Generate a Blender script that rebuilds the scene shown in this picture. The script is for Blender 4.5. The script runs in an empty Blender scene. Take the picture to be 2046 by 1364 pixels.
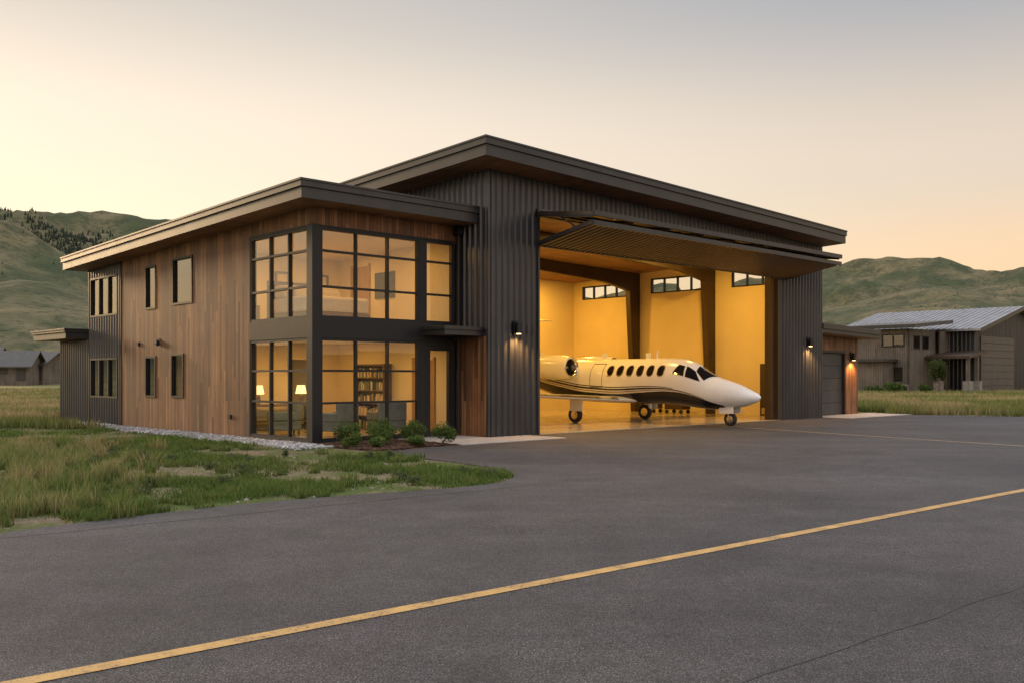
import bpy, math, random
import numpy as np
from mathutils import Vector, noise, Matrix
random.seed(7); np.random.seed(7)
S=bpy.context.scene
S.view_settings.view_transform='Standard'
S.view_settings.look='None'
S.view_settings.exposure=0
ANG=math.radians(43.61)
CU,SU=math.cos(ANG),math.sin(ANG)
OX,OY=-4.903,23.31
def W(u,v,z=0): return (OX+CU*u-SU*v, OY+SU*u+CU*v, z)
def toUV(x,y):
    dx,dy=x-OX,y-OY
    return dx*CU+dy*SU, -dx*SU+dy*CU
# ------------------------------------------------------------ helpers
def empty(name,loc=(0,0,0),rz=0,parent=None):
    e=bpy.data.objects.new(name,None); S.collection.objects.link(e)
    e.location=loc; e.rotation_euler=(0,0,rz); e.empty_display_size=.3
    if parent: e.parent=parent
    return e
class B:
    def __init__(s): s.v=[];s.f=[];s.m=[]
    def add(s,vs,fs,mi=0):
        o=len(s.v); s.v+= [tuple(p) for p in vs]
        for f in fs: s.f.append(tuple(i+o for i in f)); s.m.append(mi)
    def quad(s,pts,mi=0): s.add(pts,[tuple(range(len(pts)))],mi)
    def box(s,x0,x1,y0,y1,z0,z1,mi=0):
        f=lambda z,x,y: z(x,y) if callable(z) else z
        vs=[(x,y,f(z,x,y)) for z in (z0,z1) for (x,y) in ((x0,y0),(x1,y0),(x1,y1),(x0,y1))]
        s.add(vs,[(3,2,1,0),(4,5,6,7),(0,1,5,4),(1,2,6,5),(2,3,7,6),(3,0,4,7)],mi)
    def beam(s,p,q,w,h,mi=0,up=(0,0,1)):
        p=Vector(p);q=Vector(q);d=(q-p).normalized();u=Vector(up)
        if abs(d.dot(u))>.98:u=Vector((1,0,0))
        a=d.cross(u).normalized()*w/2;b=a.cross(d).normalized()*h/2
        vs=[p-a-b,p+a-b,p+a+b,p-a+b,q-a-b,q+a-b,q+a+b,q-a+b]
        s.add(vs,[(3,2,1,0),(4,5,6,7),(0,1,5,4),(1,2,6,5),(2,3,7,6),(3,0,4,7)],mi)
    def revolve(s,prof,c,axis='z',n=24,mi=0):
        vs=[]
        for (a,r) in prof:
            for k in range(n):
                t=2*math.pi*k/n; p,q=r*math.cos(t),r*math.sin(t)
                if axis=='x': vs.append((c[0]+a,c[1]+p,c[2]+q))
                elif axis=='y': vs.append((c[0]+p,c[1]+a,c[2]+q))
                else: vs.append((c[0]+p,c[1]+q,c[2]+a))
        fs=[]
        for i in range(len(prof)-1):
            for k in range(n):
                fs.append((i*n+k,i*n+(k+1)%n,(i+1)*n+(k+1)%n,(i+1)*n+k))
        s.add(vs,fs,mi)
        s.add(vs[:n],[tuple(range(n))],mi); s.add(vs[-n:],[tuple(range(n))],mi)
    def obj(s,name,mats,parent=None,smooth=False,bevel=0,loc=(0,0,0),rz=0):
        me=bpy.data.meshes.new(name); me.from_pydata(s.v,[],s.f)
        for m in mats: me.materials.append(m)
        me.polygons.foreach_set('material_index',s.m)
        if smooth: me.polygons.foreach_set('use_smooth',[True]*len(s.f))
        me.update()
        o=bpy.data.objects.new(name,me); S.collection.objects.link(o)
        o.location=loc;o.rotation_euler=(0,0,rz)
        if parent:o.parent=parent
        if bevel:
            b=o.modifiers.new('b','BEVEL');b.width=bevel;b.segments=2;b.limit_method='ANGLE'
        return o
# ------------------------------------------------------------ materials
class N:
    def __init__(s,name):
        s.mat=bpy.data.materials.new(name);s.mat.use_nodes=True
        s.t=s.mat.node_tree;s.p=s.t.nodes['Principled BSDF'];s.out=s.t.nodes['Material Output']
        s.tc=s.n('ShaderNodeTexCoord')
    def n(s,ty,**k):
        x=s.t.nodes.new(ty)
        for a,b in k.items(): setattr(x,a,b)
        return x
    def l(s,a,b): s.t.links.new(a,b)
    def val(s,sock,v):
        if isinstance(v,bpy.types.NodeSocket): s.l(v,sock)
        else: sock.default_value=v
    def math(s,op,a,b=0,c=None,clamp=False):
        x=s.n('ShaderNodeMath',operation=op,use_clamp=clamp); s.val(x.inputs[0],a); s.val(x.inputs[1],b)
        if c is not None: s.val(x.inputs[2],c)
        return x.outputs[0]
    def noise(s,scale,detail=4,rough=.55,vec=None,dist=0):
        x=s.n('ShaderNodeTexNoise');x.inputs['Scale'].default_value=scale;x.inputs['Detail'].default_value=detail
        x.inputs['Roughness'].default_value=rough;x.inputs['Distortion'].default_value=dist
        s.l(vec if vec is not None else s.tc.outputs['Object'],x.inputs['Vector']);return x.outputs['Fac']
    def vec(s,scale,rz=0):
        x=s.n('ShaderNodeMapping');x.inputs['Scale'].default_value=scale;x.inputs['Rotation'].default_value=(0,0,rz);s.l(s.tc.outputs['Object'],x.inputs['Vector']);return x.outputs[0]
    def ramp(s,fac,stops):
        x=s.n('ShaderNodeValToRGB');e=x.color_ramp.elements
        while len(e)<len(stops):e.new(.5)
        for i,(p,c) in enumerate(stops):
            e[i].position=p;e[i].color=(c,c,c,1) if isinstance(c,(int,float)) else (*c[:3],1)
        s.l(fac,x.inputs[0]);return x.outputs[0]
    def mix(s,fac,a,b,mode='MIX'):
        x=s.n('ShaderNodeMix',data_type='RGBA',blend_type=mode)
        s.val(x.inputs[0],fac)
        for i,v in ((6,a),(7,b)):
            if isinstance(v,tuple): v=(*v[:3],1)
            s.val(x.inputs[i],v)
        return x.outputs[2]
    def bump(s,h,st=.3,dist=.02):
        x=s.n('ShaderNodeBump');x.inputs['Strength'].default_value=st;x.inputs['Distance'].default_value=dist
        s.l(h,x.inputs['Height']);s.l(x.outputs[0],s.p.inputs['Normal'])
    def set(s,color=None,rough=None,metal=None):
        if color is not None: s.val(s.p.inputs['Base Color'],(*color[:3],1) if isinstance(color,tuple) else color)
        if rough is not None: s.val(s.p.inputs['Roughness'],rough)
        if metal is not None: s.val(s.p.inputs['Metallic'],metal)
        return s.mat
def simple(name,c,var=.25,scale=3,rough=.6,metal=0,bump=0,bs=60):
    m=N(name); f=m.noise(scale,5,.6)
    lo=tuple(x*(1-var) for x in c);hi=tuple(min(1,x*(1+var)) for x in c)
    col=m.mix(m.ramp(f,[(.3,0),(.7,1)]),lo,hi)
    r=m.math('MULTIPLY_ADD',f,.2,rough-.1)
    if bump: m.bump(m.noise(bs,3),bump,.01)
    return m.set(col,r,metal)
def emis(name,c,st):
    m=N(name);m.set((.8,.7,.5),.5);m.p.inputs['Emission Color'].default_value=(*c,1);m.p.inputs['Emission Strength'].default_value=st;return m.mat
def wood(name,cols,width=.14,rough=.6,along=None,L=2.7):
    m=N(name); sp=m.n('ShaderNodeSeparateXYZ');m.l(m.tc.outputs['Object'],sp.inputs[0])
    if along is None:
        a=m.math('ADD',sp.outputs[0],sp.outputs[1]);z=sp.outputs[2]
    else:
        a=sp.outputs[along];z=sp.outputs[1-along]
    q=m.math('DIVIDE',a,width); b=m.math('FLOOR',q); fr=m.math('FRACT',q)
    wn=m.n('ShaderNodeTexWhiteNoise',noise_dimensions='1D');m.l(b,wn.inputs['W'])
    zz=m.math('FLOOR',m.math('DIVIDE',m.math('MULTIPLY_ADD',wn.outputs[0],L*3,z),L))
    cb=m.n('ShaderNodeCombineXYZ');m.l(b,cb.inputs[0]);m.l(zz,cb.inputs[1])
    w2=m.n('ShaderNodeTexWhiteNoise',noise_dimensions='3D');m.l(cb.outputs[0],w2.inputs['Vector'])
    c=m.ramp(w2.outputs[0],[(i/(len(cols)-1),x) for i,x in enumerate(cols)])
    sc=[16,16,16]
    if along is None: sc[2]=.9
    else: sc[1-along]=.9
    g=m.noise(1.6,6,.7,m.vec(tuple(sc)),.6)
    c=m.mix(1,c,m.ramp(g,[(.28,.35),(.5,.95),(.75,1.35)]),'MULTIPLY')
    wz=m.noise(.7,4,.6); c=m.mix(1,c,m.ramp(wz,[(.3,.68),(.7,1.15)]),'MULTIPLY')
    gr=m.math('MINIMUM',fr,m.math('SUBTRACT',1,fr))
    gm=m.ramp(gr,[(0,.12),(.05,.25),(.07,1)])
    c=m.mix(1,c,gm,'MULTIPLY')
    h=m.math('ADD',m.math('MULTIPLY',gm,1),m.math('MULTIPLY',g,.15)); m.bump(h,.6,.012)
    return m.set(c,rough)
M_wood=wood('cedar_siding',[(.075,.032,.014),(.21,.088,.034),(.115,.052,.024),(.29,.130,.052),(.17,.070,.027),(.34,.17,.075),(.20,.082,.032),(.10,.05,.027)],.12)
M_soff=wood('wood_soffit',[(.20,.09,.036),(.30,.14,.06),(.25,.115,.047)],.16,.55,along=0)
M_ceil=wood('wood_ceiling',[(.26,.13,.055),(.36,.19,.08),(.30,.16,.07)],.2,.6,along=1)
M_greywood=wood('weathered_siding',[(.11,.088,.068),(.17,.135,.105),(.14,.112,.086)],.22,.7)
def metal_mat(name,c,rough=.42,metal=.35):
    m=N(name); f=m.noise(1.3,5,.6,m.vec((1,1,.35))); f2=m.noise(40,3,.6,m.vec((1,1,.1)))
    col=m.mix(m.ramp(f,[(.3,0),(.7,1)]),tuple(x*.8 for x in c),tuple(x*1.25 for x in c))
    r=m.math('MULTIPLY_ADD',f2,.16,rough-.08); r=m.math('MULTIPLY_ADD',f,.12,r)
    return m.set(col,r,metal)
M_metal=metal_mat('charcoal_metal',(.058,.060,.067),.28,.5)
M_fascia=metal_mat('bronze_fascia_metal',(.044,.042,.041),.36,.4)
M_frame=metal_mat('black_window_frame',(.010,.010,.011),.45,.2)
M_steel=metal_mat('bronze_steel',(.06,.038,.022),.45,.3)
M_door=metal_mat('folding_door_metal',(.10,.075,.058),.28,.65)
M_roof=metal_mat('roof_metal',(.07,.065,.06),.45,.5)
M_lroof=metal_mat('light_roof_metal',(.32,.32,.33),.35,.7)
M_garage=metal_mat('garage_door_metal',(.05,.05,.055),.5,.2)
M_gdoor2=metal_mat('bronze_garage_door',(.085,.073,.065),.5,.2)
M_wallin=simple('plaster_cream',(.70,.59,.40),.06,.6,.8)
M_wallw=simple('plaster_warm',(.74,.61,.36),.06,.6,.75)
M_conc=simple('concrete',(.34,.32,.29),.18,2.2,.8,0,.2,60)
M_floor=simple('polished_concrete_floor',(.42,.36,.28),.14,1.0,.2)
M_white=simple('white_trim',(.75,.73,.7),.03,3,.5)
M_dark=simple('dark_interior',(.05,.045,.04),.2,3,.8)
M_lamp=emis('lamp_glow',(1,.62,.25),14)
M_shade=emis('lamp_shade_glow',(1,.58,.22),2.6)
def glass(name,tint=(.9,.92,.9),base=.09,mult=.9):
    m=N(name)
    tr=m.n('ShaderNodeBsdfTransparent');tr.inputs[0].default_value=(*tint,1)
    gl=m.n('ShaderNodeBsdfGlossy');gl.inputs['Roughness'].default_value=.01;gl.inputs[0].default_value=(.9,.92,.95,1)
    lw=m.n('ShaderNodeLayerWeight');lw.inputs['Blend'].default_value=.5
    f=m.math('MULTIPLY_ADD',m.math('POWER',lw.outputs['Facing'],3.5),mult,base,clamp=True)
    mx=m.n('ShaderNodeMixShader');m.l(f,mx.inputs[0]);m.l(tr.outputs[0],mx.inputs[1]);m.l(gl.outputs[0],mx.inputs[2])
    bm=m.n('ShaderNodeBump');bm.inputs['Strength'].default_value=.03;bm.inputs['Distance'].default_value=.02
    m.l(m.noise(.9,2),bm.inputs['Height']);m.l(bm.outputs[0],gl.inputs['Normal'])
    m.l(mx.outputs[0],m.out.inputs['Surface']);return m.mat
M_glass=glass('window_glass',(.94,.92,.86),.08,.95)
M_glassd=glass('dark_window_glass',(.66,.62,.54),.10,.8)
# ------------------------------------------------------------ ground materials
def ground_mat():
    m=N('meadow_ground')
    n1=m.noise(.16,5,.6);n2=m.noise(1.3,6,.65);n3=m.noise(14,5,.7);n4=m.noise(.012,6,.6);n5=m.noise(.05,6,.62)
    soil=m.mix(m.ramp(n3,[(.3,0),(.7,1)]),(.12,.088,.06),(.26,.20,.135))
    green=m.mix(m.ramp(n3,[(.3,0),(.75,1)]),(.045,.066,.018),(.12,.15,.045))
    g=m.math('ADD',m.math('MULTIPLY',n1,.5),m.math('MULTIPLY',n2,.5))
    near=m.mix(m.ramp(g,[(.45,0),(.55,1)]),green,soil)
    dry=m.mix(m.ramp(n5,[(.4,0),(.62,1)]),(.12,.13,.045),(.30,.23,.105))
    hill=m.mix(m.ramp(n4,[(.40,0),(.60,1)]),(.070,.083,.040),(.185,.150,.082))
    hill=m.mix(m.ramp(m.noise(.035,7,.75),[(.46,0),(.60,.75)]),hill,(.046,.058,.030))
    hill=m.mix(m.ramp(m.noise(.2,5,.85),[(.50,0),(.62,.75)]),hill,(.030,.038,.021))
    geo=m.n('ShaderNodeNewGeometry')
    ln=m.n('ShaderNodeVectorMath',operation='LENGTH');m.l(geo.outputs['Position'],ln.inputs[0]);d=ln.outputs['Value']
    f1=m.n('ShaderNodeMapRange');m.l(d,f1.inputs[0]);f1.inputs[1].default_value=30;f1.inputs[2].default_value=42
    f2=m.n('ShaderNodeMapRange');m.l(d,f2.inputs[0]);f2.inputs[1].default_value=170;f2.inputs[2].default_value=320
    c=m.mix(f1.outputs[0],near,dry);c=m.mix(f2.outputs[0],c,hill)
    m.bump(m.math('ADD',n3,m.math('MULTIPLY',n2,3)),.5,.03)
    m.p.inputs['Specular IOR Level'].default_value=.1
    return m.set(c,.95)
M_ground=ground_mat()
def asphalt():
    m=N('asphalt')
    big=m.noise(.22,5,.6,None,.4);mid=m.noise(1.6,6,.7);fine=m.noise(85,2,.7);fine2=m.noise(30,3,.75)
    c=m.mix(m.ramp(big,[(.35,0),(.65,1)]),(.040,.0375,.037),(.063,.058,.055))
    c=m.mix(m.ramp(m.noise(.35,3,.5,None,1),[(.5,0),(.62,.5)]),c,(.062,.051,.054))
    st=m.noise(.5,4,.6,m.vec((.06,1,1),-ANG))
    c=m.mix(1,c,m.ramp(st,[(.35,.84),(.65,1.14)]),'MULTIPLY')
    c=m.mix(1,c,m.ramp(mid,[(.3,.74),(.7,1.24)]),'MULTIPLY')
    c=m.mix(1,c,m.ramp(fine,[(.34,.15),(.5,1),(.68,3.2)]),'MULTIPLY')
    c=m.mix(1,c,m.ramp(fine2,[(.3,.55),(.7,1.55)]),'MULTIPLY')
    vo=m.n('ShaderNodeTexVoronoi',feature='DISTANCE_TO_EDGE');vo.inputs['Scale'].default_value=.11
    mp=m.n('ShaderNodeVectorMath',operation='MULTIPLY_ADD')
    nn=m.n('ShaderNodeTexNoise');nn.inputs['Scale'].default_value=.8;nn.inputs['Detail'].default_value=6;m.l(m.tc.outputs['Object'],nn.inputs['Vector'])
    m.l(nn.outputs['Color'],mp.inputs[0]);mp.inputs[1].default_value=(1.2,1.2,0);m.l(m.tc.outputs['Object'],mp.inputs[2]);m.l(mp.outputs[0],vo.inputs['Vector'])
    cr=m.ramp(vo.outputs['Distance'],[(0,.74),(.0015,.84),(.0035,1)])
    c=m.mix(m.ramp(m.noise(.3,2),[(.5,0),(.6,1)]),c,m.mix(1,c,cr,'MULTIPLY'))
    m.bump(m.math('ADD',fine,m.math('MULTIPLY',fine2,.8)),.8,.011)
    m.p.inputs['Specular IOR Level'].default_value=.3
    return m.set(c,m.math('MULTIPLY_ADD',mid,.2,.64))
M_asph=asphalt()
def paint(name,c):
    m=N(name);w=m.noise(45,5,.75);w2=m.noise(4,5,.6)
    f=m.math('ADD',m.math('MULTIPLY',w,.7),m.math('MULTIPLY',w2,.3))
    col=m.mix(m.ramp(f,[(.39,0),(.48,1)]),(.13,.10,.07),c)
    col=m.mix(1,col,m.ramp(w2,[(.3,.8),(.7,1.1)]),'MULTIPLY');m.bump(w,.3,.004)
    return m.set(col,.65)
M_yel=paint('yellow_road_paint',(.52,.31,.10))
M_yel2=paint('faded_yellow_paint',(.42,.28,.12))
# ------------------------------------------------------------ terrain
def px2a(x): return math.degrees(math.atan((x-1023)/1892))
def layer(pts,r,w,wf):
    A=[px2a(x) for x,y in pts];E=[max(0,(750-y)/1892*math.cos(math.radians(px2a(x)))) for x,y in pts]
    return (A,E,r,w,wf)
LAY=[layer([(-2500,600),(-900,450),(-300,435),(0,450),(70,470),(165,468),(260,466),(500,475),(800,520),(1100,600),(1500,700)],1500,420,500),
 layer([(-2500,700),(-700,500),(-200,470),(0,488),(60,511),(120,537),(175,560),(260,592),(400,650),(600,740)],850,230,260),
 layer([(-1500,740),(-500,640),(-100,600),(0,580),(40,574),(100,580),(175,602),(300,640),(450,700),(600,745)],480,130,150),
 layer([(900,700),(1200,620),(1500,570),(1642,558),(1700,548),(1760,540),(1850,537),(1910,549),(1960,559),(2000,560),(2046,554),(2400,520),(3200,560),(5000,700)],1800,480,600),
 layer([(1400,720),(1642,625),(1720,615),(1800,598),(1880,585),(1940,592),(2046,610),(2300,590),(2900,650),(4000,740)],1050,260,300)]
def smooth(t): t=max(0,min(1,t));return t*t*(3-2*t)
def height(x,y):
    r=math.hypot(x,y)
    if r<85: return -.01
    a=math.degrees(math.atan2(x,y))
    h=-.01+max(0,r-100)*.014*(1 if a<10 else .35)*smooth((r-100)/100)
    if r>220:
        rid=0;am=1;fq=1/260
        for k in range(5):
            n=1-abs(noise.noise(Vector((x*fq+3.1,y*fq+7.7,k*5.3))))*2;rid+=am*n;am*=.5;fq*=2.05
        rid=rid/1.6
        best=0
        for A,E,R,w,wf in LAY:
            e=float(np.interp(a,A,E,left=0.02,right=0.02))
            d=(r-R)/(w if r<R else wf)
            q=e*R*math.exp(-d*d)
            q*= 1+ (rid-.6)*.48*min(1,abs(d)*1.4+.08)
            best=max(best,q)
        h+=best*smooth((r-220)/150)
    return h
def build_terrain():
    az=list(np.arange(-48,48.01,.3)); 
    az+=list(np.arange(51,309,4.0)); n=len(az)
    rad=[4,10,20,35,50,70,85,100,120,145,170,195]+list(np.geomspace(220,2600,170))+[3200,4500,7000,12000]
    vs=[(0,0,-.01)]
    for r in rad:
        for a in az:
            t=math.radians(a);x,y=r*math.sin(t),r*math.cos(t);vs.append((x,y,height(x,y) if r<2700 else height(x,y)*.6))
    fs=[(0,1+(i+1)%n,1+i) for i in range(n)]
    for j in range(len(rad)-1):
        o=1+j*n
        for i in range(n):
            k=(i+1)%n; fs.append((o+i,o+k,o+n+k,o+n+i))
    b=B();b.add(vs,fs);b.obj('ground',[M_ground],smooth=True)
build_terrain()
# asphalt
edge=[(-60,-43),(-30,-13.5),(-5.5,10.2),(-4.6,11.35),(-3.49,12.55),(-2.2,13.5),(-.93,14.25),(-.45,14.7),(-.12,15.2),(.04,15.8),(-.02,16.5),(-.3,17.3),(-.9,18.3),(-1.78,19.4),(-2.5,20.15),(-3.15,20.75)]
def dens(P,step=.35):
    out=[]
    for (a,b) in zip(P[:-1],P[1:]):
        L=math.dist(a,b); k=max(1,int(L/step)) if L<30 else 1
        for i in range(k):
            t=i/k;x=a[0]+(b[0]-a[0])*t;y=a[1]+(b[1]-a[1])*t
            out.append((x+.08*noise.noise(Vector((x*2,y*2,0))),y+.08*noise.noise(Vector((x*2,y*2,5)))))
    out.append(P[-1]);return out
poly=[edge[0]]+dens(edge[1:])+[W(2.45,-2.6)[:2],W(2.45,.5)[:2],W(23,.5)[:2],W(28.2,.5)[:2],(17.4,41.0),(21.2,39.2),(30,35),(60,20),(90,-40),(60,-60),(-60,-60)]
b=B();n=len(poly)
top=[(x,y,.012) for x,y in poly];bot=[(x,y,-.06) for x,y in poly]
b.add(top,[tuple(range(n))][:1]);b.add(top+bot,[(i,(i+1)%n,n+(i+1)%n,n+i) for i in range(n)])
o=b.obj('asphalt_apron_road',[M_asph])
def strip(name,pts,w,z,mat):
    b=B();vs=[]
    for i,p in enumerate(pts):
        q=pts[min(i+1,len(pts)-1)];pp=pts[max(i-1,0)]
        d=Vector((q[0]-pp[0],q[1]-pp[1])).normalized();nx,ny=-d.y*w/2,d.x*w/2
        vs+=[(p[0]+nx,p[1]+ny,z),(p[0]-nx,p[1]-ny,z)]
    b.add(vs,[(2*i,2*i+1,2*i+3,2*i+2) for i in range(len(pts)-1)]);return b.obj(name,[mat])
dA=Vector((7.56+2.67,13.98-5.24)).normalized()
strip('yellow_centre_line',[(-2.67-dA.x*20,5.24-dA.y*20),(-2.67+dA.x*70,5.24+dA.y*70)],.14,.017,M_yel)
strip('taxi_guide_line',[(6.6,32.4),(7.7,30.6),(8.8,28.6),(10.2,26.2),(12.25,22.8),(15,19.0),(20,13)],.11,.017,M_yel2)
M_seam=simple('joint_sealant',(.028,.026,.025),.25,6,.6)
def wav(pts):
    return [(x+.05*noise.noise(Vector((x,y,3))),y+.05*noise.noise(Vector((x,y,8)))) for x,y in pts]
nA=Vector((-dA.y,dA.x))
strip('pavement_joint',wav([(-2.67+nA.x*5.2+dA.x*k*.4,5.24+nA.y*5.2+dA.y*k*.4) for k in range(-60,150)]),.018,.0155,M_seam)
strip('pavement_joint',wav([(-2.67-nA.x*2.6+dA.x*k*.4,5.24-nA.y*2.6+dA.y*k*.4) for k in range(-20,150)]),.011,.0155,M_seam)
# concrete pads
b=B();b.box(2.5,4.72,-2.75,-.02,-.05,.035);b.box(4.722,6.2,-2.75,-1.22,-.05,.033)
b.obj('concrete_path',[M_conc],loc=(OX,OY,0),rz=ANG,bevel=.01)
b=B();b.box(23,28.6,-2.4,-.45,-.05,.03);b.obj('garage_pavement',[M_conc],loc=(OX,OY,0),rz=ANG,bevel=.01)
# ------------------------------------------------------------ HANGAR HOUSE
HH=empty('hangar_house',(OX,OY,0),ANG)
def soffA(x,y): return 5.87-.0255*(y+.8)
def soffH(x,y): return 7.37-.023*(x-3.8)-.039*(y+2.15)
def cells(a0,a1,z0,z1,ops):
    xs=sorted(set([a0,a1]+[o[0] for o in ops]+[o[1] for o in ops]))
    out=[]
    for p,q in zip(xs[:-1],xs[1:]):
        cur=z0
        for o in sorted([o for o in ops if o[0]<=p+1e-6 and o[1]>=q-1e-6],key=lambda o:o[2]):
            if o[2]>cur+1e-6: out.append((p,q,cur,o[2]))
            cur=o[3]
        out.append((p,q,cur,None))
    return out
def corr(b,axis,fixed,out,a0,a1,z0,ztop,ops=(),period=.23,depth=.055,mi=0):
    prof=[(0,0),(.14,1),(.34,1),(.48,0)]
    for p,q,c0,c1 in cells(a0,a1,z0,None,list(ops)):
        pts=[(p,None)]
        k=math.floor(p/period)
        while k*period<q:
            for f,d in prof:
                a=(k+f)*period
                if p<a<q: pts.append((a,d))
            k+=1
        def dep(a):
            f=(a/period)%1
            return float(np.interp(f,[0,.14,.34,.48,1],[0,1,1,0,0]))
        pts=[(a,dep(a)) for a in [p]+[x[0] for x in pts[1:]]+[q]]
        vs=[]
        for a,d in pts:
            off=fixed+out*(depth*d)
            x,y=(a,off) if axis=='x' else (off,a)
            t=c1 if c1 is not None else ztop(x,y)
            vs+=[(x,y,c0),(x,y,t)]
        fs=[(2*i,2*i+2,2*i+3,2*i+1) for i in range(len(pts)-1)]
        b.add(vs,fs,mi)
def wall(b,axis,f0,f1,a0,a1,z0,ztop,ops=(),mi=0):
    for p,q,c0,c1 in cells(a0,a1,z0,None,list(ops)):
        t=c1 if c1 is not None else ztop
        if axis=='x': b.box(p,q,f0,f1,c0,t,mi)
        else: b.box(f0,f1,p,q,c0,t,mi)
smallW=[(9.23,10.04,3.81,5.2),(9.23,10.04,1.01,2.32),(6.63,8.01,3.85,5.27),(7.24,8.1,1.03,2.37)]
metW=[(12.36,14.86,3.77,5.16),(12.36,14.86,.93,2.31)]
b=B()
wall(b,'y',0,.2,3.16,12.07,0,soffA,smallW)
wall(b,'x',0,.2,0,4.77,5.43,soffA,[])
b.box(0,.2,.2,3.16,5.43,soffA)
b.obj('wood_siding_wall',[M_wood],HH)
b=B()
wall(b,'y',.04,.2,12.07,15.03,0,soffA,metW)
corr(b,'y',0.03,-1,12.08,15.03,0,soffA,metW)
b.box(.04,4.77,14.85,15.03,0,soffA)
b.box(.04,4.77,15.03,18.1,0,3.0)
corr(b,'y',.03,-1,15.03,18.1,0,lambda x,y:3.0)
corr(b,'x',18.1,1,0,4.77,0,lambda x,y:3.0)
b.obj('annex_metal_wall',[M_metal],HH)
b=B()
b.box(-.03,.05,12.04,12.10,0,soffA);b.box(-.03,.06,14.98,15.05,0,soffA)
b.obj('corner_trim',[M_frame],HH)
b=B();b.box(.03,.1,3.2,18.08,-.1,.06);b.obj('foundation',[M_conc],HH)
FR=B();GL=B();GD=B()
def win(axis,plane,inw,a0,a1,z0,z1,va=(),hz=(),fw=.05,mw=.035,g=None,proud=.015):
    g=g or GL
    def bx(p,q,c,d,o0,o1,bb):
        lo,hi=sorted((plane-inw*o0,plane+inw*o1))
        if axis=='x': bb.box(p,q,lo,hi,c,d)
        else: bb.box(lo,hi,p,q,c,d)
    bx(a0,a0+fw,z0,z1,proud,.10,FR);bx(a1-fw,a1,z0,z1,proud,.10,FR)
    bx(a0+fw,a1-fw,z0,z0+fw,proud,.10,FR);bx(a0+fw,a1-fw,z1-fw,z1,proud,.10,FR)
    for a in va: bx(a-mw/2,a+mw/2,z0+fw,z1-fw,proud-.003,.09,FR)
    for z in hz: bx(a0+fw,a1-fw,z-mw/2,z+mw/2,proud-.006,.085,FR)
    c=plane+inw*.05
    e=.002
    A=[a0+e]+sorted(va)+[a1-e];Z=[z0+e]+sorted(hz)+[z1-e]
    for i in range(len(A)-1):
        for j in range(len(Z)-1):
            t=[random.uniform(-.003,.003) for _ in range(2)]
            def P(a,z):
                d=c+t[0]*(a-A[i])+t[1]*(z-Z[j])
                return (a,d,z) if axis=='x' else (d,a,z)
            g.quad([P(A[i],Z[j]),P(A[i+1],Z[j]),P(A[i+1],Z[j+1]),P(A[i],Z[j+1])])
for w in smallW: win('y',0,1,*w,g=GD,fw=.06,proud=.03)
for w in metW: win('y',0,1,*w,va=(w[0]+.83,w[0]+1.67),g=GD,fw=.06,mw=.07,proud=.03)
uh=(4.80,3.907);lh=(1.824,1.018)
win('x',0,1,.21,3.30,3.13,5.37,(1.28,2.27),uh,.06,.055)
win('x',0,1,.21,3.30,.09,2.63,(1.28,2.27),lh,.06,.055)
win('x',0,1,3.50,4.50,3.13,5.37,(),uh,.06,.055)
win('y',0,1,.21,3.12,3.13,5.37,(1.15,2.09),uh,.06,.055)
win('y',0,1,.21,3.12,.09,2.63,(1.15,2.09),lh,.06,.055)
win('x',0,1,3.56,4.46,.06,2.5,(),(),.12,.1)
b=B()
b.box(-.04,.208,-.04,.208,0,5.43)
b.box(.21,4.52,-.03,.16,2.632,3.128)
b.box(-.03,.16,.21,3.16,2.632,3.128)
b.box(.21,4.52,-.028,.16,5.372,5.428);b.box(-.028,.16,.21,3.16,5.372,5.428)
b.box(.21,3.5,-.02,.16,-.05,.088);b.box(-.02,.16,.21,3.16,-.05,.088)
b.box(3.302,3.498,-.025,.16,.09,2.63);b.box(3.302,3.498,-.025,.16,3.13,5.37)
b.box(-.025,.16,3.122,3.165,.09,2.63);b.box(-.025,.16,3.122,3.165,3.13,5.37)
b.box(4.502,4.60,-.025,.16,0,2.63);b.box(4.502,4.60,-.02,.16,3.13,5.37)
b.box(3.5,3.558,-.02,.14,0,2.63);b.box(4.462,4.5,-.02,.14,0,2.63);b.box(3.56,4.46,-.02,.14,2.502,2.63)
b.obj('curtain_wall_frame',[M_frame],HH,bevel=.006)
b=B();b.box(4.602,4.77,.0,.16,0,5.43)
b.obj('wood_infill',[M_wood],HH)
b=B();b.box(4.385,4.41,-.075,-.05,.85,1.25);b.box(4.385,4.41,-.05,-.01,.88,.91);b.box(4.385,4.41,-.05,-.01,1.19,1.22);b.obj('door_handle',[M_frame],HH)
b=B();b.box(3.42,4.76,-.95,-.03,2.78,3.0);b.box(3.38,4.763,-.99,-.03,2.92,3.02);b.obj('door_canopy',[M_fascia],HH,bevel=.006)
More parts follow.
